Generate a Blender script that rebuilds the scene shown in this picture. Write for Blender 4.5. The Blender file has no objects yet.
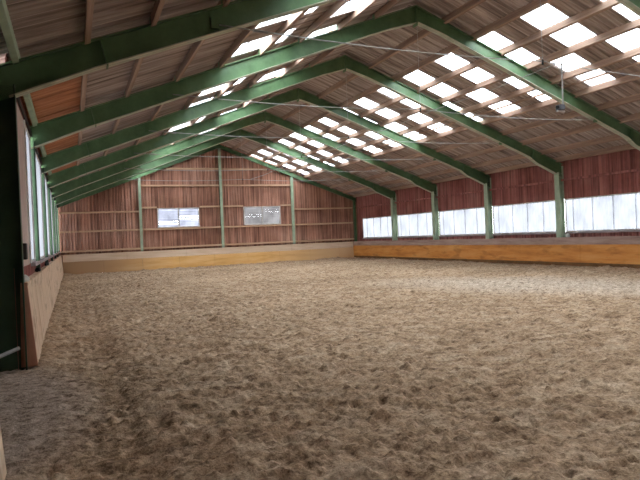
import bpy, math, random
import numpy as np
from mathutils import Vector, Matrix

C = bpy.context.scene.collection
SC = bpy.context.scene
random.seed(7)
rng = np.random.default_rng(11)

# ------------------------------------------------------------------ camera
F_PX = 566.4
YAW, PITCH, ROLL = 0.41286, -0.0068, 0.04223
CAM = Vector((-10.068, 0.0, 1.828))
r0 = Vector((math.cos(YAW), -math.sin(YAW), 0))
fw = Vector((math.sin(YAW) * math.cos(PITCH), math.cos(YAW) * math.cos(PITCH), math.sin(PITCH)))
u0 = r0.cross(fw)
cr, sr = math.cos(ROLL), math.sin(ROLL)
R_ = r0 * cr - u0 * sr
U_ = r0 * sr + u0 * cr
cam_d = bpy.data.cameras.new('camera')
cam = bpy.data.objects.new('camera', cam_d)
C.objects.link(cam)
cam_d.sensor_width = 36.0
cam_d.lens = F_PX * 36.0 / 640.0
cam_d.clip_start = 0.05
cam_d.clip_end = 300
cam.matrix_world = Matrix(((R_.x, U_.x, -fw.x, CAM.x), (R_.y, U_.y, -fw.y, CAM.y), (R_.z, U_.z, -fw.z, CAM.z), (0, 0, 0, 1)))
SC.camera = cam

# ------------------------------------------------------------------ sky and exposure
W = bpy.data.worlds.new('overcast_sky')
SC.world = W
W.use_nodes = True
nt = W.node_tree
bg = nt.nodes['Background']
bg.inputs['Color'].default_value = (0.93, 0.97, 1.0, 1)
bg.inputs['Strength'].default_value = 13.8
SC.view_settings.view_transform = 'Standard'
SC.view_settings.look = 'None'
SC.view_settings.gamma = 1.0
SC.view_settings.use_curve_mapping = False
SC.view_settings.exposure = 0.0
try:
    SC.cycles.max_bounces = 12
    SC.cycles.diffuse_bounces = 8
    SC.cycles.transmission_bounces = 8
    SC.cycles.transparent_max_bounces = 12
    SC.cycles.sample_clamp_indirect = 6.0
    SC.cycles.use_denoising = True
    SC.cycles.denoising_prefilter = 'NONE'
except Exception:
    pass


# ------------------------------------------------------------------ helpers
def srgb(r, g, b):
    def f(c):
        c /= 255.0
        return c / 12.92 if c <= 0.04045 else ((c + 0.055) / 1.055) ** 2.4
    return (f(r), f(g), f(b), 1.0)


def material(name, stops, rough=0.8, scale=(1, 1, 1), detail=6.0, bump=0.0, bump_scale=None, nscale=1.0, spec=0.3, extra=None):
    """Principled material whose colour runs over noise (object coordinates); stops = [(pos, colour)...]"""
    m = bpy.data.materials.new(name)
    m.use_nodes = True
    t = m.node_tree
    n, l = t.nodes, t.links
    p = n['Principled BSDF']
    p.inputs['Roughness'].default_value = rough
    p.inputs['Specular IOR Level'].default_value = spec
    tc = n.new('ShaderNodeTexCoord')
    mp = n.new('ShaderNodeMapping')
    mp.inputs['Scale'].default_value = scale
    l.new(tc.outputs['Object'], mp.inputs['Vector'])
    no = n.new('ShaderNodeTexNoise')
    no.inputs['Scale'].default_value = nscale
    no.inputs['Detail'].default_value = detail
    no.inputs['Roughness'].default_value = 0.62
    l.new(mp.outputs['Vector'], no.inputs['Vector'])
    cr_ = n.new('ShaderNodeValToRGB')
    e = cr_.color_ramp.elements
    while len(e) < len(stops):
        e.new(0.5)
    for el, (pos, col) in zip(e, stops):
        el.position = pos
        el.color = col
    l.new(no.outputs['Fac'], cr_.inputs['Fac'])
    col_out = cr_.outputs['Color']
    if extra:
        col_out = extra(t, tc, col_out)
    l.new(col_out, p.inputs['Base Color'])
    if bump:
        b = n.new('ShaderNodeBump')
        b.inputs['Strength'].default_value = bump
        b.inputs['Distance'].default_value = 0.02
        if bump_scale:
            n2 = n.new('ShaderNodeTexNoise')
            n2.inputs['Scale'].default_value = bump_scale
            n2.inputs['Detail'].default_value = 5
            l.new(tc.outputs['Object'], n2.inputs['Vector'])
            l.new(n2.outputs['Fac'], b.inputs['Height'])
        else:
            l.new(no.outputs['Fac'], b.inputs['Height'])
        l.new(b.outputs['Normal'], p.inputs['Normal'])
    return m


def ramp(t, src, stops):
    r = t.nodes.new('ShaderNodeValToRGB')
    e = r.color_ramp.elements
    while len(e) < len(stops):
        e.new(0.5)
    for el, (pos, col) in zip(e, stops):
        el.position = pos
        el.color = col if len(col) == 4 else (*col, 1)
    t.links.new(src, r.inputs['Fac'])
    return r.outputs['Color']


def mixcol(t, fac, a, b, mode='MIX'):
    m = t.nodes.new('ShaderNodeMix')
    m.data_type = 'RGBA'
    m.blend_type = mode
    for sock, v in ((m.inputs[0], fac), (m.inputs[6], a), (m.inputs[7], b)):
        if hasattr(v, 'links') or hasattr(v, 'is_linked'):
            t.links.new(v, sock)
        else:
            sock.default_value = v
    return m.outputs[2]


def noise(t, tc, scale, mscale=(1, 1, 1), detail=4.0, rough=0.6, out='Object'):
    mp = t.nodes.new('ShaderNodeMapping')
    mp.inputs['Scale'].default_value = mscale
    t.links.new(tc.outputs[out], mp.inputs['Vector'])
    n = t.nodes.new('ShaderNodeTexNoise')
    n.inputs['Scale'].default_value = scale
    n.inputs['Detail'].default_value = detail
    n.inputs['Roughness'].default_value = rough
    t.links.new(mp.outputs['Vector'], n.inputs['Vector'])
    return n.outputs['Fac']


def sheet_glazing(name, clear, diffuse, mixf, dirt=0.5, specks=False):
    """weathered translucent corrugated sheet: part of the light passes straight, part is scattered"""
    m = bpy.data.materials.new(name)
    m.use_nodes = True
    t = m.node_tree
    n, l = t.nodes, t.links
    n.remove(n['Principled BSDF'])
    out = n['Material Output']
    tc = n.new('ShaderNodeTexCoord')
    f = noise(t, tc, 1.6, (1, 1, 0.6), 5)
    col = ramp(t, f, [(0.3, tuple(c * (1 - dirt) for c in diffuse)), (0.62, diffuse)])
    col2 = ramp(t, f, [(0.3, tuple(c * (1 - dirt) for c in clear)), (0.62, clear)])
    if specks:
        s = noise(t, tc, 5.0, (1, 1, 1), 2)
        k = ramp(t, s, [(0.33, (0.12, 0.11, 0.1)), (0.37, (1, 1, 1))])
        col = mixcol(t, 1.0, col, k, 'MULTIPLY')
        col2 = mixcol(t, 1.0, col2, k, 'MULTIPLY')
    tr = n.new('ShaderNodeBsdfTransparent')
    tl = n.new('ShaderNodeBsdfTranslucent')
    l.new(col, tl.inputs['Color'])
    l.new(col2, tr.inputs['Color'])
    mx = n.new('ShaderNodeMixShader')
    mx.inputs[0].default_value = mixf
    l.new(tr.outputs[0], mx.inputs[1])
    l.new(tl.outputs[0], mx.inputs[2])
    l.new(mx.outputs[0], out.inputs['Surface'])
    return m


class MB:
    """collects shapes and links them as one mesh object"""
    def __init__(s):
        s.v, s.f = [], []

    def add(s, vs, fs):
        b = len(s.v)
        s.v += [tuple(x) for x in vs]
        s.f += [tuple(i + b for i in q) for q in fs]
        return s

    def hexa(s, p):
        # p: 8 corners, bottom 0-3 counter-clockwise, top 4-7
        return s.add(p, [(3, 2, 1, 0), (4, 5, 6, 7), (0, 1, 5, 4), (1, 2, 6, 5), (2, 3, 7, 6), (3, 0, 4, 7)])

    def box(s, x0, x1, y0, y1, z0, z1):
        return s.hexa([(x0, y0, z0), (x1, y0, z0), (x1, y1, z0), (x0, y1, z0), (x0, y0, z1), (x1, y0, z1), (x1, y1, z1), (x0, y1, z1)])

    def prism_y(s, poly, y0, y1):
        """polygon in (x, z) extruded along y"""
        n = len(poly)
        vs = [(x, y0, z) for x, z in poly] + [(x, y1, z) for x, z in poly]
        fs = [tuple(range(n)), tuple(range(2 * n - 1, n - 1, -1))]
        fs += [((i + 1) % n, i, i + n, (i + 1) % n + n) for i in range(n)]
        return s.add(vs, fs)

    def tube(s, pts, r, sides=8, cap=True):
        pts = [Vector(p) for p in pts]
        rs = r if isinstance(r, (list, tuple)) else [r] * len(pts)
        vs, fs = [], []
        for i, p in enumerate(pts):
            d = (pts[min(i + 1, len(pts) - 1)] - pts[max(i - 1, 0)]).normalized()
            a = d.orthogonal().normalized() if abs(d.z) > 0.9 else d.cross(Vector((0, 0, 1))).normalized()
            b = d.cross(a)
            for k in range(sides):
                t = 2 * math.pi * k / sides
                vs.append(p + (a * math.cos(t) + b * math.sin(t)) * rs[i])
        for i in range(len(pts) - 1):
            for k in range(sides):
                q = (k + 1) % sides
                fs.append((i * sides + k, i * sides + q, (i + 1) * sides + q, (i + 1) * sides + k))
        if cap:
            fs.append(tuple(range(sides - 1, -1, -1)))
            e = (len(pts) - 1) * sides
            fs.append(tuple(range(e, e + sides)))
        return s.add(vs, fs)

    def build(s, name, mat, parent=None, loc=None, bevel=0.0, smooth=False):
        me = bpy.data.meshes.new(name)
        me.from_pydata(s.v, [], s.f)
        me.materials.append(mat)
        me.update()
        import bmesh
        bm = bmesh.new()
        bm.from_mesh(me)
        bmesh.ops.recalc_face_normals(bm, faces=bm.faces)
        bm.to_mesh(me)
        bm.free()
        if smooth:
            me.polygons.foreach_set('use_smooth', [True] * len(me.polygons))
        o = bpy.data.objects.new(name, me)
        C.objects.link(o)
        if parent is not None:
            o.parent = parent
        if loc is not None:
            o.location = loc
        if bevel:
            md = o.modifiers.new('bevel', 'BEVEL')
            md.width = bevel
            md.segments = 2
            md.limit_method = 'ANGLE'
        return o


def tag(o, label=None, cat=None, group=None, kind=None):
    if label:
        o['label'] = label
    if cat:
        o['category'] = cat
    if group:
        o['group'] = group
    if kind:
        o['kind'] = kind
    return o


def thing(name, label, cat, loc=(0, 0, 0), group=None, kind='thing'):
    o = bpy.data.objects.new(name, None)
    o.empty_display_size = 0.2
    C.objects.link(o)
    o.location = loc
    return tag(o, label, cat, group, kind)


def copy_tree(o, parent=None):
    c = o.copy()
    C.objects.link(c)
    if parent is not None:
        c.parent = parent
    for ch in list(o.children):
        copy_tree(ch, c)
    return c


ORD = ['first', 'second', 'third', 'fourth', 'fifth', 'sixth', 'seventh', 'eighth', 'ninth', 'tenth', 'eleventh', 'twelfth',
       'thirteenth', 'fourteenth', 'fifteenth', 'sixteenth', 'seventeenth', 'eighteenth', 'nineteenth', 'twentieth', 'twenty-first', 'twenty-second']

# ------------------------------------------------------------------ hall dimensions (metres)
YA, BAY = 9.89, 5.0
FR = [YA + BAY * k for k in range(6)]             # portal frames
YG = 41.0                                         # far gable wall
YN = -4.0                                         # near end of the hall
XL, XR = -10.88, 11.25                            # wall planes
SLOPES = {1: 0.366, -1: 0.385}
ZTOP = 8.86                                       # top of rafter at the ridge
ZSH = 9.04                                        # roof sheet at the ridge
EAVE = 11.5

# ------------------------------------------------------------------ materials
M = {}
M['green'] = material('green_steel_paint', [(0.3, srgb(72, 100, 68)), (0.55, srgb(94, 126, 88)), (0.75, srgb(112, 142, 106))], rough=0.42, nscale=1.6, spec=0.4)
M['flange'] = material('pale_green_flange', [(0.3, srgb(156, 162, 138)), (0.7, srgb(198, 200, 180))], rough=0.6, nscale=2.0)  # bottom flanges coloured paler than the rafter webs
M['green_shaded'] = material('shaded_green_steel_paint', [(0.3, srgb(44, 64, 46)), (0.7, srgb(66, 88, 66))], rough=0.6, nscale=1.6)  # gateway-side columns: the shade they stand in is put into the green
M['green_post'] = material('pale_green_steel_paint', [(0.3, srgb(142, 166, 140)), (0.7, srgb(182, 198, 174))], rough=0.6, nscale=2.2)  # paler green for window-side columns, gable posts and gateway-side eave purlin
M['dark_green'] = material('dark_green_gate_paint', [(0.3, srgb(24, 40, 32)), (0.7, srgb(36, 56, 44))], rough=0.6, nscale=2.0)
M['galv'] = material('galvanised_steel', [(0.3, srgb(150, 152, 150)), (0.7, srgb(185, 186, 184))], rough=0.45, nscale=6)
M['cement'] = material('weathered_fibre_cement', [(0.3, srgb(112, 99, 93)), (0.5, srgb(166, 151, 144)), (0.7, srgb(206, 194, 188))], rough=0.9, scale=(0.3, 7.0, 0.3), nscale=1.3, detail=4)  # streaks down the slope put rib-crease shade into the weathered colour
M['wood'] = material('purlin_timber', [(0.3, srgb(126, 100, 86)), (0.5, srgb(162, 136, 119)), (0.72, srgb(190, 166, 150))], rough=0.75, scale=(9, 0.35, 9), nscale=1.0)
M['rail'] = material('weathered_rail_timber', [(0.3, srgb(160, 124, 96)), (0.5, srgb(192, 158, 128)), (0.72, srgb(210, 182, 154))], rough=0.8, scale=(0.5, 0.5, 8), nscale=1.2)
M['soffit'] = material('orange_stained_boards', [(0.3, srgb(136, 84, 52)), (0.5, srgb(182, 118, 80)), (0.72, srgb(204, 148, 110))], rough=0.75, scale=(0.5, 5, 0.5), nscale=1.5)


def plank_cols(t, tc, col):
    # each vertical rib keeps its own weathering
    f = noise(t, tc, 1.0, (6.5, 6.5, 0.2), 2)
    k = ramp(t, f, [(0.34, (0.55, 0.5, 0.47)), (0.5, (0.95, 0.93, 0.91)), (0.66, (1.3, 1.26, 1.22))])
    return mixcol(t, 1.0, col, k, 'MULTIPLY')


M['gable'] = material('brown_ribbed_cladding', [(0.3, srgb(138, 98, 82)), (0.5, srgb(168, 124, 106)), (0.72, srgb(188, 150, 134))], rough=0.8, nscale=0.35, detail=5, extra=plank_cols)
M['red'] = material('red_ribbed_cladding', [(0.3, srgb(134, 82, 76)), (0.5, srgb(158, 102, 96)), (0.72, srgb(172, 122, 116))], rough=0.8, nscale=0.7, extra=plank_cols)


def kick_dirt(t, tc, col):
    g = t.nodes.new('ShaderNodeSeparateXYZ')
    t.links.new(tc.outputs['Object'], g.inputs[0])
    f = noise(t, tc, 1.0, (0.9, 0.9, 3.0), 5)
    s = ramp(t, f, [(0.34, (0.55, 0.5, 0.46)), (0.46, (1, 1, 1))])
    return mixcol(t, 0.7, col, s, 'MULTIPLY')


M['kick_orange'] = material('orange_kickboard_plywood', [(0.3, srgb(164, 102, 46)), (0.5, srgb(194, 128, 60)), (0.72, srgb(206, 150, 86))], rough=0.6, scale=(0.35, 0.35, 2.5), nscale=1.4, extra=kick_dirt)
M['kick_grey'] = material('grey_mauve_kickboard_plank', [(0.3, srgb(134, 108, 100)), (0.7, srgb(172, 150, 140))], rough=0.8, scale=(0.5, 0.5, 4), nscale=1.6)
M['kick_dark'] = material('soil_stained_skirting_plank', [(0.3, srgb(84, 58, 34)), (0.7, srgb(120, 86, 54))], rough=0.9, nscale=2)
M['kick_tan'] = material('pale_kickboard_boards', [(0.3, srgb(186, 156, 130)), (0.5, srgb(214, 186, 158)), (0.72, srgb(226, 204, 180))], rough=0.75, scale=(1, 4.5, 0.4), nscale=1.2, extra=kick_dirt)
M['kick_end'] = material('red_brown_board_end', [(0.3, srgb(168, 116, 92)), (0.7, srgb(200, 150, 126))], rough=0.8, scale=(3, 3, 0.6), nscale=2)


def gable_kick_cols(t, tc, col):
    g = t.nodes.new('ShaderNodeSeparateXYZ')
    t.links.new(tc.outputs['Object'], g.inputs[0])
    mr = t.nodes.new('ShaderNodeMapRange')
    mr.inputs['From Min'].default_value = -8.5
    mr.inputs['From Max'].default_value = -3.5
    t.links.new(g.outputs['X'], mr.inputs['Value'])
    mr2 = t.nodes.new('ShaderNodeMapRange')
    mr2.inputs['From Min'].default_value = 3.0
    mr2.inputs['From Max'].default_value = 9.0
    t.links.new(g.outputs['X'], mr2.inputs['Value'])
    return mixcol(t, mr2.outputs[0], mixcol(t, mr.outputs[0], srgb(168, 132, 98), col), srgb(208, 172, 130))


M['kick_gable'] = material('orange_gable_kickboard', [(0.3, srgb(200, 148, 84)), (0.5, srgb(222, 174, 108)), (0.72, srgb(232, 194, 142))], rough=0.6, scale=(0.35, 0.35, 2.5), nscale=1.2, extra=gable_kick_cols)
M['kick_gable_top'] = material('pale_gable_kickboard_plank', [(0.3, srgb(192, 164, 136)), (0.7, srgb(220, 196, 172))], rough=0.7, scale=(0.4, 1, 3), nscale=1.2)
M['eave_shade'] = material('shaded_eave_brown', [(0.3, srgb(44, 34, 30)), (0.7, srgb(66, 52, 46))], rough=0.8, scale=(3, 0.4, 3), nscale=2)
M['shutter'] = material('beige_dusty_shutter', [(0.3, srgb(176, 152, 142)), (0.7, srgb(208, 190, 180))], rough=0.8, nscale=1.1)
M['white'] = material('chalky_white_paint', [(0.3, srgb(206, 204, 198)), (0.7, srgb(228, 228, 224))], rough=0.7, nscale=3)
M['black'] = material('black_rubber', [(0.3, srgb(22, 22, 22)), (0.7, srgb(38, 36, 36))], rough=0.7, nscale=5)
M['device'] = material('grey_plastic', [(0.3, srgb(84, 84, 90)), (0.7, srgb(108, 108, 114))], rough=0.5, nscale=5)
M['sill'] = material('grey_window_sill', [(0.3, srgb(138, 124, 124)), (0.7, srgb(168, 156, 156))], rough=0.7, nscale=2)
M['frame_pale'] = material('pale_window_frame', [(0.3, srgb(172, 164, 158)), (0.7, srgb(204, 200, 196))], rough=0.6, nscale=3)
M['skylight'] = sheet_glazing('translucent_roof_sheet', (0.85, 0.88, 0.9), (0.82, 0.86, 0.9), 0.3, 0.4)
M['skylight_speck'] = sheet_glazing('speckled_translucent_roof_sheet', (0.85, 0.88, 0.9), (0.82, 0.86, 0.9), 0.3, 0.4, True)
M['window'] = sheet_glazing('milky_window_sheet', (0.045, 0.0465, 0.05), (0.1, 0.103, 0.112), 0.75, 0.32)
M['seam'] = sheet_glazing('overlapping_window_sheet_seam', (0.8, 0.82, 0.84), (0.84, 0.85, 0.87), 0.75, 0.15)
M['louvre'] = sheet_glazing('frosted_louvre_glass', (0.12, 0.125, 0.14), (0.36, 0.365, 0.4), 0.85, 0.35)
M['louvre_dim'] = sheet_glazing('dim_louvre_glass', (0.05, 0.05, 0.05), (0.26, 0.252, 0.252), 0.9, 0.4)  # lower transmission than the other louvre glass


def sand_extra(t, tc, col):
    big = noise(t, tc, 0.16, (1, 1.6, 1), 3)
    col = mixcol(t, 0.7, col, ramp(t, big, [(0.32, (0.76, 0.73, 0.7)), (0.52, (1, 1, 1)), (0.68, (1.18, 1.18, 1.18))]), 'MULTIPLY')
    # band of dry pale sand across the middle of the hall
    mp = t.nodes.new('ShaderNodeMapping')
    mp.vector_type = 'TEXTURE'
    mp.inputs['Location'].default_value = (3.6, 13.6, 0)
    mp.inputs['Rotation'].default_value = (0, 0, -1.08)
    mp.inputs['Scale'].default_value = (7.5, 3.6, 50)
    t.links.new(tc.outputs['Object'], mp.inputs['Vector'])
    g = t.nodes.new('ShaderNodeTexGradient')
    g.gradient_type = 'SPHERICAL'
    t.links.new(mp.outputs['Vector'], g.inputs['Vector'])
    col = mixcol(t, ramp(t, g.outputs['Fac'], [(0.0, (0, 0, 0)), (0.7, (0.6, 0.6, 0.6))]), col, srgb(196, 184, 170))
    # compacted greyish soil in the gateway
    mp2 = t.nodes.new('ShaderNodeMapping')
    mp2.vector_type = 'TEXTURE'
    mp2.inputs['Location'].default_value = (-11.3, 7.4, 0)
    mp2.inputs['Scale'].default_value = (1.7, 3.4, 50)
    t.links.new(tc.outputs['Object'], mp2.inputs['Vector'])
    g2 = t.nodes.new('ShaderNodeTexGradient')
    g2.gradient_type = 'SPHERICAL'
    t.links.new(mp2.outputs['Vector'], g2.inputs['Vector'])
    gate_f = ramp(t, g2.outputs['Fac'], [(0.05, (0, 0, 0)), (0.4, (0.7, 0.7, 0.7))])
    col = mixcol(t, gate_f, col, srgb(176, 158, 146))
    # damp crumbs and dry grains; shade of small pits put into the colour
    mid = noise(t, tc, 5.5, (1, 1.5, 1), 6, 0.72)
    col = mixcol(t, 0.9, col, ramp(t, mid, [(0.38, (0.42, 0.37, 0.33)), (0.47, (0.92, 0.9, 0.88)), (0.64, (1.26, 1.26, 1.26))]), 'MULTIPLY')
    fine = noise(t, tc, 22.0, (1, 1, 1), 8, 0.85)
    col = mixcol(t, 0.85, col, ramp(t, fine, [(0.38, (0.4, 0.36, 0.32)), (0.5, (0.98, 0.97, 0.96)), (0.62, (1.4, 1.4, 1.38))]), 'MULTIPLY')
    return col


M['sand'] = material('trampled_arena_sand', [(0.3, srgb(140, 116, 92)), (0.5, srgb(168, 144, 119)), (0.7, srgb(186, 166, 143))], rough=0.95, nscale=2.4, detail=9, bump=0.5, bump_scale=34, spec=0.1, extra=sand_extra)

# ------------------------------------------------------------------ the sand floor
ys = [YN]
while ys[-1] < YG + 0.1:
    ys.append(ys[-1] + 0.02 + 0.0042 * max(0, ys[-1] - 2))
xs = [-12.6]
while xs[-1] < XR:
    xs.append(xs[-1] + 0.028 + 0.0055 * max(0, xs[-1] + 6.5))
X, Y = np.array(xs), np.array(ys)
GX, GY = np.meshgrid(X, Y)


def vnoise(sx, sy, seed):
    g = np.random.default_rng(seed).standard_normal((256, 256))
    fx, fy = GX / sx + 500, GY / sy + 500
    ix, iy = np.floor(fx).astype(int), np.floor(fy).astype(int)
    tx, ty = fx - ix, fy - iy
    tx, ty = tx * tx * (3 - 2 * tx), ty * ty * (3 - 2 * ty)
    a = g[iy % 256, ix % 256] * (1 - tx) + g[iy % 256, (ix + 1) % 256] * tx
    b = g[(iy + 1) % 256, ix % 256] * (1 - tx) + g[(iy + 1) % 256, (ix + 1) % 256] * tx
    return a * (1 - ty) + b * ty


H = 0.022 * vnoise(1.7, 1.7, 1) + 0.016 * vnoise(0.55, 0.5, 2) + 0.024 * np.abs(vnoise(0.27, 0.2, 3)) + 0.02 * np.abs(vnoise(0.13, 0.1, 4)) + 0.012 * np.abs(vnoise(0.065, 0.055, 6)) + 0.005 * vnoise(0.04, 0.035, 5)
warp = 0.5 * vnoise(0.12, 0.1, 8)


def pit(cx, cy, rx, ry, ang, dep, lift):
    """hoof cut: a steep front wall, a shallow tail and the crumbs thrown out behind"""
    R = max(rx, ry) * 2.6
    i0, i1 = np.searchsorted(X, (cx - R, cx + R))
    j0, j1 = np.searchsorted(Y, (cy - R, cy + R))
    if i1 - i0 < 2 or j1 - j0 < 2:
        return
    dx, dy = GX[j0:j1, i0:i1] - cx, GY[j0:j1, i0:i1] - cy
    c, s = math.cos(ang), math.sin(ang)
    a, b = (dx * c + dy * s) / rx, (-dx * s + dy * c) / ry
    q = np.sqrt(a * a + b * b) + warp[j0:j1, i0:i1]
    t = np.clip(1.15 - q, 0, 1)
    H[j0:j1, i0:i1] += -dep * np.minimum(1, t * 2.2) * (0.65 + 0.35 * np.clip(a, -1, 1))
    q2 = np.sqrt((a + 1.5) ** 2 + b * b) + warp[j0:j1, i0:i1]
    H[j0:j1, i0:i1] += lift * np.clip(1.0 - q2, 0, 1)


for _ in range(5600):
    pit(rng.uniform(-10.6, 6), rng.uniform(1.5, 15), rng.uniform(0.045, 0.1), rng.uniform(0.025, 0.055), rng.normal(1.3, 0.9), rng.uniform(0.012, 0.045), rng.uniform(0.0, 0.03))
for _ in range(5200):
    pit(rng.uniform(-10.6, 10.6), rng.uniform(13, 40.5), rng.uniform(0.08, 0.17), rng.uniform(0.06, 0.12), rng.normal(1.3, 0.9), rng.uniform(0.015, 0.05), rng.uniform(0.0, 0.03))
# sand thrown up against the boards, and the beaten track along the gateway side
bank = 0.07 * np.exp(-((GX + 10.6) / 0.28) ** 2) * (GY > 9.9) + 0.015 * np.exp(-((GX - 10.6) / 0.4) ** 2) + 0.05 * np.exp(-((GY - 40.8) / 0.5) ** 2)
trk = -0.05 * np.exp(-((GX + 9.75) / 0.3) ** 2) + 0.03 * np.exp(-((GX + 9.2) / 0.25) ** 2)
flat = np.clip(1 - np.sqrt(((GX + 11.3) / 1.5) ** 2 + ((GY - 7.4) / 3.2) ** 2), 0, 0.4) / 0.4
H = H * (1 - 0.75 * flat) + 0.03 * flat + bank + trk * (1 - flat)
H = H - 0.05
nx, ny = len(X), len(Y)
co = np.stack([GX.ravel(), GY.ravel(), H.ravel()], 1).astype(np.float32)
idx = np.arange(nx * ny).reshape(ny, nx)
quads = np.stack([idx[:-1, :-1].ravel(), idx[:-1, 1:].ravel(), idx[1:, 1:].ravel(), idx[1:, :-1].ravel()], 1).astype(np.int32)
me = bpy.data.meshes.new('floor')
me.vertices.add(len(co))
me.vertices.foreach_set('co', co.ravel())
me.loops.add(quads.size)
me.loops.foreach_set('vertex_index', quads.ravel())
me.polygons.add(len(quads))
me.polygons.foreach_set('loop_start', np.arange(0, quads.size, 4, dtype=np.int32))
me.polygons.foreach_set('loop_total', np.full(len(quads), 4, dtype=np.int32))
me.polygons.foreach_set('use_smooth', np.ones(len(quads), dtype=bool))
me.materials.append(M['sand'])
me.update(calc_edges=True)
me.validate()
floor = bpy.data.objects.new('floor', me)
C.objects.link(floor)
tag(floor, 'trampled brown sand riding surface covering the whole hall', 'floor', kind='structure')

# ------------------------------------------------------------------ roof sheets with skylight bays
PITCH_C, AMP = 0.177, 0.032
PUR = {1: [1.1, 2.22, 3.34, 4.43, 5.53, 6.63, 7.75, 8.88, 10.0, 10.9], -1: [1.43, 2.68, 3.9, 5.09, 6.23, 7.4, 8.65, 9.7, 10.74]}
SKY_ROWS = {1: [(2.22, 3.34, 12.03), (3.34, 4.43, 12.03), (4.43, 5.53, 10.97), (5.53, 6.63, 10.97)],
            -1: [(2.3, 2.68, 12.72), (2.68, 3.9, 12.72), (4.42, 5.09, 11.64), (5.09, 6.23, 11.64)]}
SKY_P, SKY_W = 2.185, 1.0


def corr(mb, side, s0, s1, y0, y1, dz=0.0):
    """corrugated sheet between slope distances s0..s1, ribs running down the slope"""
    st = PITCH_C / 8
    ysx = [y0] + [st * j for j in range(math.ceil(y0 / st + 0.05), math.floor(y1 / st - 0.05) + 1)] + [y1]
    n = len(ysx) - 1
    vs, fs = [], []
    for y in ysx:
        w = AMP * (1 - 2 * abs(math.sin(math.pi * y / PITCH_C)) ** 0.8)
        for s in (s0, s1):
            vs.append((side * s, y, ZSH + dz - SLOPES[side] * s + w))
    for i in range(n):
        a = 2 * i
        fs.append((a, a + 1, a + 3, a + 2))
    mb.add(vs, fs)


def holes(row):
    res, k = [], -12
    while True:
        y0 = row[2] + SKY_P * k
        if y0 > YG - 0.15:
            break
        if y0 > 0.2:
            res.append((y0, min(y0 + SKY_W, YG - 0.02)))
        k += 1
    return res


for side, nm in ((-1, 'ceiling_left'), (1, 'ceiling_right')):
    mb = MB()
    P = sorted(set([0.0] + PUR[side] + ([2.3, 4.42] if side < 0 else [])))
    P[-1] = EAVE
    for a, b in zip(P[:-1], P[1:]):
        b_ = min(b + 0.035, EAVE)
        hit = [r for r in SKY_ROWS[side] if abs(r[0] - a) < 1e-6]
        if hit:
            y = YN
            for h0, h1 in holes(hit[0]):
                corr(mb, side, a, b_, y, h0)
                y = h1
            if y < YG - 0.03:
                corr(mb, side, a, b_, y, YG)
        else:
            corr(mb, side, a, b_, YN, YG)
    o = mb.build(nm, M['cement'], smooth=True)
    tag(o, 'weathered corrugated roof sheets on the %s slope' % ('gateway-side' if side < 0 else 'window-side'), 'ceiling', kind='structure')

mb = MB()
n = int((YG - YN) / 0.4)
mb.prism_y([(-0.35, ZSH - 0.13 + 0.05), (0, ZSH + 0.06), (0.35, ZSH - 0.13 + 0.05), (0.35, ZSH - 0.13 + 0.08), (0, ZSH + 0.1), (-0.35, ZSH - 0.13 + 0.08)], YN, YG)
tag(mb.build('trim_1', M['cement']), 'ridge capping of the corrugated roof', 'trim', kind='structure')

sky_count = 0
near_mb = MB()


def in_view(p):
    d = Vector(p) - CAM
    z = d.dot(fw)
    if z < 0.3:
        return False
    return abs(d.dot(R_) / z * F_PX) < 335 and abs(d.dot(U_) / z * F_PX) < 255


ROWN = ['ridge', 'upper middle', 'lower middle', 'lowest']
for side in (-1, 1):
    nm = 'gateway-side' if side < 0 else 'window-side'
    for ri, row in enumerate(SKY_ROWS[side]):
        hs = holes(row)
        for k, (h0, h1) in enumerate(hs):
            if not any(in_view((side * q, yy, ZSH - SLOPES[side] * q)) for q in (row[0], row[1], (row[0] + row[1]) / 2) for yy in (h0, h1, (h0 + h1) / 2)):
                corr(near_mb, side, row[0], row[1], h0, h1)
                continue
            mb = MB()
            speck = side == 1 and k == len(hs) - 1 - 1
            corr(mb, side, row[0], row[1], h0, h1)
            o = mb.build('skylight_sheet', M['skylight_speck' if speck or (k + ri) % 5 == 4 else 'skylight'], smooth=True)
            cx, cy = side * (row[0] + row[1]) / 2, (h0 + h1) / 2
            cz = ZSH - SLOPES[side] * abs(cx)
            o.data.transform(Matrix.Translation((-cx, -cy, -cz)))
            o.location = (cx, cy, cz)
            tag(o, 'white translucent roof sheet, %s slope, %s row, %s from far gable' % (nm, ROWN[ri], ORD[len(hs) - 1 - k]), 'skylight', 'translucent sheets in the roof', 'thing')
            sky_count += 1

tag(near_mb.build('window_30', M['skylight'], smooth=True), 'unseen translucent roof sheets added to light the near end of the hall', 'skylight', kind='structure')  # out-of-view sheets, added to brighten the near floor

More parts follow.
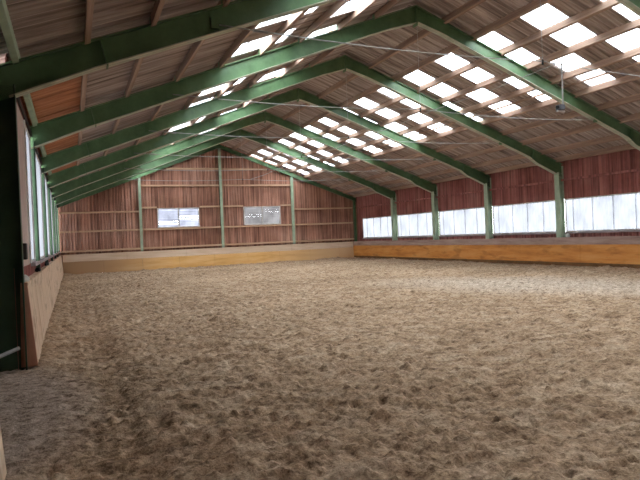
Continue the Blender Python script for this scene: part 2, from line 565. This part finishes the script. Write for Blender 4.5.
# ------------------------------------------------------------------ purlins
for side in (-1, 1):
    nm = 'gateway-side' if side < 0 else 'window-side'
    tot = len(PUR[side])
    for k, s in enumerate(PUR[side]):
        eave = k == tot - 1
        hw = 0.045
        zt = ZSH - SLOPES[side] * s - AMP * 0.35
        zb = zt - 0.2
        mb = MB()
        d = SLOPES[side] * hw
        mb.prism_y([(-hw, zb - zt + side * d), (hw, zb - zt - side * d), (hw, -side * d), (-hw, side * d)], YN + 0.05, YG - 0.05)
        o = mb.build('roof_purlin', M['green_post'] if (eave and side < 0) else M['wood'], loc=(side * s, 0, zt))
        lab = 'pale green eave purlin along the top of the gateway-side wall' if (eave and side < 0) else 'long brown timber purlin under the %s slope, %s below the ridge' % (nm, ORD[k])
        tag(o, lab, 'purlin', 'timber roof purlins', 'thing')
for s in (6.12,):
    zt = ZSH - SLOPES[1] * s - AMP - 0.004
    mb = MB()
    mb.prism_y([(s - 0.03, zt - 0.05), (s + 0.03, zt - 0.06), (s + 0.03, zt - 0.012), (s - 0.03, zt + 0.008)], YN + 0.05, YG - 0.05)
    tag(mb.build('roof_batten', M['wood']), 'thin timber batten crossing the lowest row of window-side skylights', 'batten', kind='thing')
s = 4.85
zt = ZSH - SLOPES[-1] * s - AMP - 0.004
mb = MB()
mb.prism_y([(-s - 0.03, zt - 0.06), (-s + 0.03, zt - 0.05), (-s + 0.03, zt + 0.008), (-s - 0.03, zt - 0.012)], YN + 0.05, YG - 0.05)
tag(mb.build('roof_batten', M['wood']), 'thin timber batten crossing the lower middle row of gateway-side skylights', 'batten', kind='thing')

# orange boarded soffit along the gateway-side eave, one per bay
edges = [YN + 0.1, 4.89] + FR + [YG - 0.05]
for i, (y0, y1) in enumerate(zip(edges[:-1], edges[1:])):
    if i < 2:
        continue
    mb = MB()
    yy = y0 + (0.7 if i == 2 else 0.02)
    while yy < y1 - 0.05:
        w = min(0.24, y1 - yy - 0.012)
        s0, s1 = 9.65, 10.98
        o_ = -0.056 + random.uniform(-0.004, 0.004)
        z0, z1 = ZSH - SLOPES[-1] * s0 + o_, ZSH - SLOPES[-1] * s1 + o_
        mb.hexa([(-s1, yy, z1), (-s0, yy, z0), (-s0, yy + w, z0), (-s1, yy + w, z1), (-s1, yy, z1 + 0.02), (-s0, yy, z0 + 0.02), (-s0, yy + w, z0 + 0.02), (-s1, yy + w, z1 + 0.02)])
        yy += 0.25
    o = mb.build('trim_%d' % (i + 1), M['soffit'])
    tag(o, 'orange-brown boarding under the gateway-side eave, %s bay from the gateway' % ORD[i - 2], 'trim', kind='structure')


# ------------------------------------------------------------------ portal frames
def rafter_poly(side, dep, haunch, send, sx=10.85):
    top = lambda s: ZTOP - SLOPES[side] * s
    pts = [(0, top(0)), (side * send, top(send)), (side * send, top(send) - haunch), (side * sx, top(sx) - haunch),
           (side * 9.62, top(9.62) - haunch + 0.06), (side * 9.25, top(9.25) - dep), (side * 1.0, top(1.0) - dep), (0, top(0) - dep - 0.08)]
    return pts


def make_frame(dep=0.44, haunch=0.62, fl=0.2):
    root = thing('steel_portal_frame', None, 'portal frame', (0, YA, 0), 'green steel portal frames')
    for side in (-1, 1):
        xin = -10.77 if side < 0 else 10.9
        xout = -11.28 if side < 0 else 11.24
        zt = 4.35
        mb = MB()
        x0, x1 = sorted((xin, xout))
        cf = 0.28 if side > 0 else fl
        mb.box(x0, x1, -0.012, 0.012, -0.2, zt)                     # web
        mb.box(*sorted((xin, xin + side * 0.022)), -cf / 2, cf / 2, -0.2, zt)
        mb.box(*sorted((xout, xout - side * 0.022)), -fl / 2, fl / 2, -0.2, zt + 0.3)
        col = mb.build('column', M['green_post'] if side > 0 else M['green_shaded'], root)
        if side > 0:
            col['label'] = 'paler green column under the windows'
        mb = MB()
        poly = rafter_poly(side, dep + (0.03 if side < 0 else 0), haunch - (0.09 if side < 0 else 0), abs(xout) + (0.08 if side < 0 else 0))
        mb.prism_y(poly, -0.012, 0.012)
        # flanges follow top and bottom edge
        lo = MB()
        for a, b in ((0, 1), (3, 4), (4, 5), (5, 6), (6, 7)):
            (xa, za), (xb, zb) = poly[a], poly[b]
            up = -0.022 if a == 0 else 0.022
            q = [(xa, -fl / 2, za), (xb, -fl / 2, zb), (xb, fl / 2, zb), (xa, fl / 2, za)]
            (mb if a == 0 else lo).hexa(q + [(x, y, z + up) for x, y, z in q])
        raf = mb.build('rafter', M['green'], root)
        lo.build('bottom_flange', M['flange'], raf)['label'] = 'paler bottom flange'
        # stiffener plates
        for s in (9.5,):
            m2 = MB()
            zt_ = ZTOP - SLOPES[side] * s
            d_ = dep + 0.04
            m2.hexa([(side * s - 0.012 - side * 0.09, -fl / 2, zt_ - d_ + 0.02), (side * s + 0.012 - side * 0.09, -fl / 2, zt_ - d_ + 0.02), (side * s + 0.012 - side * 0.09, fl / 2, zt_ - d_ + 0.02), (side * s - 0.012 - side * 0.09, fl / 2, zt_ - d_ + 0.02),
                     (side * s - 0.012, -fl / 2, zt_ - 0.02), (side * s + 0.012, -fl / 2, zt_ - 0.02), (side * s + 0.012, fl / 2, zt_ - 0.02), (side * s - 0.012, fl / 2, zt_ - 0.02)])
            m2.build('stiffener_plate', M['green'], raf)
        for s in PUR[side][:-1]:
            m2 = MB()
            z_ = ZTOP - SLOPES[side] * s
            m2.box(side * s + side * 0.047, side * s + side * 0.055, -0.06, 0.06, z_ - 0.01, z_ + 0.12)
            m2.build('purlin_cleat', M['green'], raf)
    m = MB()
    m.box(-0.016, 0.016, -fl / 2 - 0.01, fl / 2 + 0.01, ZTOP - dep - 0.2, ZTOP - 0.01)
    m.build('ridge_plate', M['green'], root)
    return root


LF = ['nearest green steel portal frame, its dark column standing beside the open gateway',
      'second green steel portal frame from the gateway', 'third green steel portal frame from the gateway, midway along the hall',
      'fourth green steel portal frame from the gateway', 'fifth green steel portal frame, second last before the gable frame',
      'sixth green steel portal frame, last one before the far gable']
proto = make_frame()
for k, y in enumerate(FR):
    o = proto if k == 0 else copy_tree(proto)
    o.location = (0, y, 0)
    o['label'] = LF[k]

# gable frame and posts
gf = thing('steel_gable_rafters', 'slim green gable frame fixed against the far brown gable wall', 'portal frame', (0, YG - 0.22, 0))
for side in (-1, 1):
    mb = MB()
    top = lambda s: ZTOP - SLOPES[side] * s
    poly = [(0, top(0)), (side * 11.1, top(11.1)), (side * 11.1, top(11.1) - 0.3), (0, top(0) - 0.3)]
    mb.prism_y(poly, -0.012, 0.012)
    for a, b, up in ((0, 1, -0.02), (2, 3, 0.02)):
        (xa, za), (xb, zb) = poly[a], poly[b]
        q = [(xa, -0.08, za), (xb, -0.08, zb), (xb, 0.08, zb), (xa, 0.08, za)]
        mb.hexa(q + [(x, y, z + up) for x, y, z in q])
    mb.build('rafter', M['green'], gf)
    mb = MB()
    xin = -10.8 if side < 0 else 10.86
    mb.box(*sorted((xin, xin + side * 0.2)), -0.012, 0.012, 0, 4.6)
    mb.box(*sorted((xin, xin + side * 0.02)), -0.09, 0.09, 0, 4.6)
    mb.build('column', M['green'], gf)
POSTX = [-5.64, 0.06, 5.62]
LP = ['pale green gable post on the gateway side of the first louvred window', 'pale green gable post standing under the ridge between the louvred windows', 'pale green gable post nearest the corner of the window wall']
for k, x in enumerate(POSTX):
    root = thing('gable_post', LP[k], 'post', (x, YG - 0.2, 0), 'posts on the far gable wall')
    zt = ZTOP - SLOPES[1 if x > 0 else -1] * abs(x) - 0.3
    mb = MB()
    mb.box(-0.01, 0.01, -0.1, 0.1, 0, zt)
    mb.box(-0.075, 0.075, -0.11, -0.092, 0, zt)
    mb.box(-0.075, 0.075, 0.092, 0.11, 0, zt)
    mb.build('steel_section', M['green_post'], root)
    m2 = MB()
    m2.box(-0.12, 0.12, -0.14, 0.14, zt - 0.02, zt)
    m2.build('top_plate', M['green_post'], root)

# ------------------------------------------------------------------ walls
def ribbed_x(mb, x, y0, y1, z0, z1, amp=0.02, pitch=0.15):
    n = max(2, int(round((y1 - y0) / pitch * 6)))
    vs, fs = [], []
    for i in range(n + 1):
        y = y0 + (y1 - y0) * i / n
        ph = (y / pitch) % 1.0
        w = amp * (1 if ph < 0.35 else (-1 if 0.5 <= ph < 0.85 else 0))
        for z in (z0, z1):
            vs.append((x + w, y, z))
    for i in range(n):
        a = 2 * i
        fs.append((a, a + 1, a + 3, a + 2))
    mb.add(vs, fs)


ZW0, ZW1 = 1.53, 3.09
ZWL1 = 4.42
ztop_r = ZSH - SLOPES[1] * XR
mb = MB()
ribbed_x(mb, XR, YN, YG, 0.0, ZW0)
ribbed_x(mb, XR, YN, YG, ZW1, ztop_r + 0.1)
ribbed_x(mb, XR, 40.0, YG, ZW0, ZW1)
ribbed_x(mb, XR, YN, -5.0, ZW0, ZW1)
tag(mb.build('wall_right', M['red']), 'dark red ribbed cladding above and below the window band', 'wall', kind='structure')

ztop_l = ZSH - SLOPES[-1] * abs(XL)
G0, G1 = 5.12, 9.78
mb = MB()
ribbed_x(mb, XL, YN, G0, 0.0, ztop_l + 0.1)
ribbed_x(mb, -11.36, G0 - 0.1, G1 + 0.1, 4.2, 4.6)
ribbed_x(mb, XL, FR[0] - 0.02, YG, -0.2, ZW0)
ribbed_x(mb, XL, FR[0], YG, ZWL1, ztop_l + 0.1)
tag(mb.build('wall_left', M['red']), 'red ribbed cladding around the tall milky windows by the gateway', 'wall', kind='structure')


def ribbed_gable(mb, y, pitch=0.2, amp=0.03, wins=()):
    xs_ = []
    x = -11.2
    while x < 11.25:
        j = random.uniform(-0.006, 0.006)
        xs_ += [(x, -amp + j), (x + pitch * 0.64, -amp + j), (x + pitch * 0.68, amp), (x + pitch * 0.95, amp)]
        x += pitch
    ex = []
    for wq in wins:
        for e in wq[:2]:
            for (xa, wa), (xb, wb) in zip(xs_[:-1], xs_[1:]):
                if xa < e < xb:
                    ex.append((e, wa + (wb - wa) * (e - xa) / (xb - xa)))
    xs_ = sorted(xs_ + ex)
    for (xa, wa), (xb, wb) in zip(xs_[:-1], xs_[1:]):
        w = [q for q in wins if (xa + xb) / 2 < q[1] and (xa + xb) / 2 > q[0]]
        za, zb = ZSH - SLOPES[1 if xa > 0 else -1] * abs(xa) + 0.06, ZSH - SLOPES[1 if xb > 0 else -1] * abs(xb) + 0.06
        lo = 0.0
        if w:
            mb.add([(xa, y + wa, 0), (xb, y + wb, 0), (xb, y + wb, w[0][2]), (xa, y + wa, w[0][2])], [(0, 1, 2, 3)])
            lo = w[0][3]
        mb.add([(xa, y + wa, lo), (xb, y + wb, lo), (xb, y + wb, zb), (xa, y + wa, za)], [(0, 1, 2, 3)])


GW = [(-4.5, -1.55, 2.88, 4.27), (1.75, 4.66, 2.88, 4.27)]
mb = MB()
ribbed_gable(mb, YG, wins=GW)
tag(mb.build('wall_back', M['gable']), 'brown ribbed far gable wall', 'wall', kind='structure')
mb = MB()
ribbed_gable(mb, YN)
tag(mb.build('wall_front', M['gable']), 'brown ribbed near gable wall', 'wall', kind='structure')

# ------------------------------------------------------------------ windows
wn = 0


def side_window(x, y0, y1, z0, z1, inward, label, amp=0.012):
    global wn
    wn += 1
    root = thing('window_%d' % wn, label, 'window', (x, (y0 + y1) / 2, z0), None, 'structure')
    hy, hz = (y1 - y0) / 2, z1 - z0
    mb = MB()
    for a, b, c, d in ((-hy, hy, 0, 0.05), (-hy, hy, hz - 0.05, hz), (-hy, -hy + 0.05, 0.05, hz - 0.05), (hy - 0.05, hy, 0.05, hz - 0.05)):
        mb.box(-0.03, 0.03, a, b, c, d)
    mb.build('window_frame', M['frame_pale'], root)
    # milky sheets, about a metre wide, with overlaps
    m1, m2 = MB(), MB()
    yy = -hy + 0.05
    k = 0
    while yy < hy - 0.06:
        e = min(yy + 1.06, hy - 0.05)
        n_ = max(2, int((e - yy) / 0.0295))
        vs, fs = [], []
        for i in range(n_ + 1):
            y = yy + (e - yy) * i / n_
            w = amp * math.sin(2 * math.pi * y / 0.177)
            vs += [(w, y, 0.05), (w, y, hz - 0.05)]
        fs = [(2 * i, 2 * i + 1, 2 * i + 3, 2 * i + 2) for i in range(n_)]
        m1.add(vs, fs)
        if e < hy - 0.1 and amp > 0.005:
            m2.box(-0.018, 0.018, e - 0.013, e + 0.013, 0.05, hz - 0.05)
        yy = e
        k += 1
    m1.build('pane', M['window'], root)
    if m2.v:
        m2.build('sheet_overlap', M['seam'], root)
    m3 = MB()
    m3.box(*sorted((inward * 0.03, inward * 0.12)), -hy, hy, -0.07, 0.0)
    m3.build('window_sill', M['sill'], root)
    return root


edges_r = [-5.11, -0.11, 4.89] + FR
LW = ['nearest', 'second', 'third', 'fourth', 'fifth', 'sixth', 'seventh', 'eighth', 'last']
for k in range(len(edges_r)):
    y0 = edges_r[k] + 0.13
    y1 = edges_r[k + 1] - 0.13 if k + 1 < len(edges_r) else 40.0
    side_window(XR, y0, y1, ZW0, ZW1, -1, 'low milky window between columns of the red wall, %s along the hall' % LW[k])
for k in range(len(FR)):
    y0 = FR[k] + 0.13
    y1 = FR[k + 1] - 0.13 if k + 1 < len(FR) else YG - 0.3
    if k == 0:
        y0 = 12.95
    side_window(XL, y0, y1, ZW0, ZWL1, 1, 'tall milky window on the gateway side, %s beyond the gateway' % ORD[k], 0.002)

# beige shutter in the bay next to the gateway
sh = thing('window_shutter', 'dusty beige shutter with white edges closing the bay beside the gateway', 'shutter', (XL, 11.42, ZW0))
mb = MB()
mb.box(-0.02, 0.02, -1.38, 1.38, -0.02, ZWL1 - ZW0)
mb.build('shutter_board', M['shutter'], sh)
for y in (-1.42, 1.38):
    mb = MB()
    mb.box(-0.03, 0.05, y, y + 0.11, 0.0, ZWL1 - ZW0)
    mb.build('edge_strip', M['white'], sh)

# louvred windows of the gable
for k, (x0, x1, z0, z1) in enumerate(GW):
    wn += 1
    root = thing('window_%d' % wn, ['bright white louvred window in the far gable, gateway side of the ridge post', 'dull grey louvred window in the far gable, beyond the ridge post'][k], 'window', ((x0 + x1) / 2, YG, z0), None, 'structure')
    hx, hz = (x1 - x0) / 2, z1 - z0
    mb = MB()
    for a, b, c, d in ((-hx, hx, 0, 0.07), (-hx, hx, hz - 0.07, hz), (-hx, -hx + 0.07, 0.07, hz - 0.07), (hx - 0.07, hx, 0.07, hz - 0.07), (-0.035, 0.035, 0.07, hz - 0.07)):
        mb.box(a, b, -0.07, 0.05, c, d)
    mb.build('window_frame', M['frame_pale'], root)
    ns = 7
    for side in (-1, 1):
        for i in range(ns):
            zc = 0.07 + (hz - 0.14) * (i + 0.5) / ns
            ph = 0.088 if (k == 0) else 0.098
            tilt = 0.05 if k == 0 else 0.03
            if (i * 3 + k + (side > 0)) % 7 == 3:
                ph *= 0.78
            a, b = (-hx + 0.07, -0.035) if side < 0 else (0.035, hx - 0.07)
            m2 = MB()
            m2.hexa([(a, tilt, zc - ph), (b, tilt, zc - ph), (b, tilt + 0.006, zc - ph), (a, tilt + 0.006, zc - ph),
                     (a, -tilt, zc + ph), (b, -tilt, zc + ph), (b, -tilt + 0.006, zc + ph), (a, -tilt + 0.006, zc + ph)])
            m2.build('louvre_slat', M['louvre' if k == 0 else 'louvre_dim'], root)

# unseen gate leaf behind the columns, added so the gateway side stays dark
dr = thing('added_gate_leaf', 'added dark green boarded gate leaf keeping the gateway side dark', 'door', (-11.75, G1 - 0.05, 0), None, 'structure')
mb = MB()
for i in range(24):
    y0 = -0.2 * (i + 1)
    mb.box(-0.02, 0.02, y0 + 0.001, y0 + 0.2, -0.15, 4.25)
mb.build('gate_boards', M['dark_green'], dr)
mb = MB()
for z in (0.3, 2.0, 3.8):
    mb.box(0.02, 0.06, -4.8, 0, z, z + 0.12)
mb.build('gate_ledge', M['dark_green'], dr)
# reveal of the gateway
mb = MB()
mb.box(-12.6, -11.27, G1 + 0.0, G1 + 0.12, -0.2, 5.2)
mb.box(-12.6, -10.9, G0 - 0.15, G0 - 0.03, -0.2, 5.2)
mb.box(-12.6, -11.0, G0 - 0.1, G1 + 0.1, 4.25, 4.4)
mb.box(-12.65, -12.55, G0 - 0.1, G1 + 0.1, 0, 4.4)
tag(mb.build('trim_20', M['dark_green']), 'dark lining of the gateway recess', 'trim', kind='structure')

mb = MB()
mb.box(XL + 0.03, XL + 0.06, FR[0] + 0.15, YG - 0.3, ZWL1 + 0.02, ztop_l - 0.32)  # dark strip added over the red cladding in place of eave shade
tag(mb.build('trim_21', M['eave_shade']), 'dark brown strip standing for shade above the tall gateway-side windows', 'trim', kind='structure')

# ------------------------------------------------------------------ kickboards
ZK = 1.3


def lean_boards(mb, side, y0, y1, z0, z1, step, th=0.05, gap=0.008):
    """boards leaning against the wall: foot at |x|=10.63, head at 10.73"""
    xa = lambda z: 10.63 + 0.1 * z / ZK
    y = y0
    while y < y1 - 0.02:
        e = min(y + step, y1)
        j = random.uniform(-0.004, 0.004)
        a, b = xa(z0) + j, xa(z1) + j
        mb.hexa([(side * a, y, z0), (side * (a + th), y, z0), (side * (a + th), e - gap, z0), (side * a, e - gap, z0),
                 (side * b, y, z1), (side * (b + th), y, z1), (side * (b + th), e - gap, z1), (side * b, e - gap, z1)])
        y = e


kb = thing('baseboard_right', 'orange and grey kickboard along the window wall', 'kickboard', (0, 0, 0), None, 'structure')
mb = MB(); lean_boards(mb, 1, YN, YG - 0.2, 0.16, 0.96, 2.5); mb.build('middle_board', M['kick_orange'], kb)
mb = MB(); lean_boards(mb, 1, YN, YG - 0.2, 0.965, ZK, 4.0, 0.06); mb.build('top_plank', M['kick_grey'], kb)
mb = MB(); lean_boards(mb, 1, YN, YG - 0.2, 0.0, 0.155, 4.0, 0.06); mb.build('bottom_plank', M['kick_dark'], kb)
mb = MB(); mb.box(10.74, XR - 0.03, YN, YG - 0.1, ZK - 0.05, ZK - 0.01); mb.build('ledge_board', M['kick_grey'], kb)

kl = thing('baseboard_left', 'pale boarded kickboard running from the gateway to the far gable', 'kickboard', (0, 0, 0), None, 'structure')
mb = MB(); lean_boards(mb, -1, 9.95, YG - 0.2, 0.0, ZK, 0.62, 0.05, 0.006); mb.build('boarding', M['kick_tan'], kl)
mb = MB(); mb.box(XL + 0.03, -10.72, 9.95, YG - 0.1, ZK - 0.05, ZK - 0.01); mb.build('ledge_board', M['kick_tan'], kl)
mb = MB()
mb.hexa([(-10.86, 9.86, 0), (-10.63, 9.86, 0), (-10.63, 9.945, 0), (-10.86, 9.945, 0), (-10.82, 9.86, ZK), (-10.73, 9.86, ZK), (-10.73, 9.945, ZK), (-10.82, 9.945, ZK)])
ke = mb.build('end_post', M['kick_end'], kl)
ke['label'] = 'red-brown cut end of the kickboard'

kn = thing('baseboard_near', 'pale boarded kickboard on the near side of the gateway', 'kickboard', (0, 0, 0), None, 'structure')
mb = MB(); lean_boards(mb, -1, YN, 5.3, 0.0, ZK, 0.62, 0.05, 0.006); mb.build('boarding', M['kick_tan'], kn)
mb = MB(); mb.box(XL + 0.03, -10.72, YN, 5.28, ZK - 0.05, ZK - 0.01); mb.build('ledge_board', M['kick_tan'], kn)

kg = thing('baseboard_back', 'pale and orange kickboard under the far gable wall', 'kickboard', (0, YG, 0), None, 'structure')


def gable_boards(mb, z0, z1, step, th=0.05, gap=0.01):
    ya = lambda z: -0.42 + 0.1 * z / ZK
    x = -10.65
    while x < 10.6:
        e = min(x + step, 10.65)
        a, b = ya(z0), ya(z1)
        mb.hexa([(x, a, z0), (e - gap, a, z0), (e - gap, a + th, z0), (x, a + th, z0), (x, b, z1), (e - gap, b, z1), (e - gap, b + th, z1), (x, b + th, z1)])
        x = e


mb = MB(); gable_boards(mb, 0.0, 0.82, 2.5); mb.build('middle_board', M['kick_gable'], kg)
mb = MB(); gable_boards(mb, 0.825, ZK, 4.0, 0.06); mb.build('top_plank', M['kick_gable_top'], kg)
mb = MB(); mb.box(-10.7, 10.7, -0.33, -0.04, ZK - 0.05, ZK - 0.01); mb.build('ledge_board', M['kick_gable_top'], kg)

# ------------------------------------------------------------------ timber rails
LV = [(1.5, 'lowest'), (2.80, 'second'), (4.06, 'third'), (5.85, 'fourth'), (7.05, 'top')]
cell = [(-10.75, POSTX[0] - 0.09, 'between the gateway-side corner and the first post'), (POSTX[0] + 0.09, POSTX[1] - 0.09, 'between the first post and the ridge post'),
        (POSTX[1] + 0.09, POSTX[2] - 0.09, 'between the ridge post and the third post'), (POSTX[2] + 0.09, 10.8, 'between the third post and the window-wall corner')]
for ci, (xa, xb, where) in enumerate(cell):
    for z, nm in LV:
        if ci in (1, 2) and nm == 'third':
            z = 4.32
        if ci == 3 and nm == 'third':
            z = 4.0
        # keep under the roof
        lim = (ZTOP - 0.36 - z) / SLOPES[-1]
        a, b = max(xa, -lim), min(xb, lim)
        if b - a < 1.2:
            continue
        spans = [(a, b)]
        for (wx0, wx1, wz0, wz1) in GW:
            if z > wz0 + 0.05 and z < wz1 + 0.08 and wx0 > xa and wx1 < xb:
                spans = [(a, wx0 - 0.02), (wx1 + 0.02, b)]
        for si, (p, q) in enumerate(spans):
            mb = MB()
            dp = 0.2 if nm == 'lowest' else 0.06
            mb.box(-(q - p) / 2, (q - p) / 2, -dp, 0.05, -0.06, 0.06)
            o = mb.build('wall_rail', M['rail'], loc=((p + q) / 2, YG - 0.08, z), bevel=0.006)
            side = '' if len(spans) == 1 else (', window\'s near end' if si == 0 else ', window\'s far end')
            tag(o, 'brown gable rail, %s level, %s%s' % (nm, where, side), 'rail', 'rails on the far gable wall', 'thing')
er = FR + [YG - 0.3]
for k, (y0, y1) in enumerate(zip(er[:-1], er[1:])):
    mb = MB()
    mb.box(-0.04, 0.04, -(y1 - y0) / 2 + 0.03, (y1 - y0) / 2 - 0.03, -0.05, 0.05)
    o = mb.build('wall_rail', M['red'], loc=(XR - 0.07, (y0 + y1) / 2, 3.98), bevel=0.006)
    tag(o, 'red rail on the cladding above the low windows, %s bay along the hall' % LW[k], 'rail', 'rails on the red wall', 'thing')

# ------------------------------------------------------------------ tie rods with hangers
def make_tie():
    root = thing('tie_rod', None, 'tie rod', (0, 0, 0), 'tie rods under the portal frames')
    n = 24
    pts = []
    for i in range(n + 1):
        x = -7.55 + 15.1 * i / n
        xs_ = abs(x) / 7.55
        pts.append((x, 0, 5.64 - 0.1 * math.sin(math.pi * xs_)))
    MB().tube(pts, 0.012, 6).build('rod', M['galv'], root, smooth=True)
    MB().tube([(0.04, 0, 5.62), (0.04, 0, ZTOP - 0.55)], 0.006, 6).build('hanger', M['galv'], root)
    MB().tube([(0.04, 0, 5.56), (0.04, 0, 5.68)], 0.022, 8).build('hanger_clamp', M['black'], root)
    for s in (-1, 1):
        mb = MB()
        mb.box(s * 7.6 - 0.07, s * 7.6 + 0.07, -0.03, 0.03, 5.56, 5.75)
        mb.build('end_bracket', M['green'], root)
        MB().tube([(s * 6.9, 0, 5.61), (s * 6.62, 0, 5.598)], 0.028, 8).build('turnbuckle', M['galv'], root)
    return root


tie0 = make_tie()
for k, y in enumerate(FR):
    o = tie0 if k == 0 else copy_tree(tie0)
    o.location = (0, y - 0.03, 0)
    o['label'] = 'thin pale tie rod spanning the %s portal frame from the gateway' % ORD[k]

mb = MB()
pts = []
for k, y in enumerate(FR):
    pts.append((0.56, y, 5.655))
    if k < 5:
        pts.append((0.56, y + 2.5, 5.60))
MB().tube(pts, 0.011, 6).build('long_cable', M['galv'], smooth=True)
tag(bpy.data.objects['long_cable'], 'thin grey cable running lengthwise from tie rod to tie rod', 'cable', kind='thing')

# device on a drop rod
dv = thing('hanging_device', 'small grey device on a thin drop rod under the nearest tie rod', 'device', (0.6, FR[0] - 0.05, 5.66))
MB().tube([(0, 0, 0.02), (0, 0, -1.1)], 0.017, 8).build('drop_rod', M['galv'], dv)
mb = MB(); mb.box(-0.15, -0.01, -0.08, 0.08, -1.13, -1.0); mb.build('housing', M['device'], dv, bevel=0.015)
mb = MB(); mb.box(-0.2, 0.04, -0.02, 0.02, -1.165, -1.135); mb.build('mounting_bracket', M['galv'], dv)
MB().tube([(-0.15, 0, -1.06), (-0.19, 0, -1.065)], [0.035, 0.042], 12).build('lens_ring', M['black'], dv)

# ------------------------------------------------------------------ small things on the ledges
def lump(name, label, cat, loc, r, mat, seed):
    rg = random.Random(seed)
    mb = MB()
    nseg, nr = 12, 7
    vs, fs = [], []
    for i in range(nr + 1):
        th = math.pi * i / nr
        for k in range(nseg):
            ph = 2 * math.pi * k / nseg
            w = 1 + 0.16 * math.sin(3 * ph + seed) * math.sin(th) + rg.uniform(-0.05, 0.05)
            z = math.cos(th)
            z = max(z, -0.55)
            vs.append((r[0] * w * math.sin(th) * math.cos(ph), r[1] * w * math.sin(th) * math.sin(ph), r[2] * (z + 0.55)))
    for i in range(nr):
        for k in range(nseg):
            q = (k + 1) % nseg
            fs.append((i * nseg + k, i * nseg + q, (i + 1) * nseg + q, (i + 1) * nseg + k))
    mb.add(vs, fs)
    o = mb.build(name, mat, loc=loc, smooth=True)
    return tag(o, label, cat, kind='thing')


ZL = ZK - 0.01
lump('cloth_bundle', 'crumpled white bundle on the kickboard beside the gateway column', 'bundle', (-10.8, 10.25, ZL), (0.085, 0.14, 0.08), M['white'], 3)
lump('rubber_cap', 'black rubber cap on the gateway-side ledge by the second column', 'cap', (-10.79, 14.3, ZL), (0.06, 0.1, 0.07), M['black'], 5)
lump('rubber_cap', 'black rubber cap on the gateway-side ledge by the third column', 'cap', (-10.79, 18.9, ZL), (0.06, 0.12, 0.08), M['black'], 8)
lump('cloth_scrap', 'small white scrap on the ledge beside the third column of the window wall', 'scrap', (10.95, 19.4, ZL), (0.08, 0.1, 0.12), M['white'], 9)
# dark lever box on the shutter
bx = MB(); bx.box(-0.04, 0.04, -0.14, 0.14, -0.14, 0.14)
o = bx.build('switch_box', M['black'], loc=(XL + 0.06, 11.0, 1.78), bevel=0.01)
tag(o, 'small dark switch box on the beige shutter beside the gateway', 'switch box', kind='thing')
# pale strut across the foot of the gateway column
st = thing('steel_strut', 'pale steel strut across the foot of the dark gateway column', 'strut', (-11.0, G1 - 0.1, 0.28))
MB().tube([(0.14, 0, 0.05), (-0.5, -0.35, -0.14)], 0.03, 8).build('strut_tube', M['galv'], st)
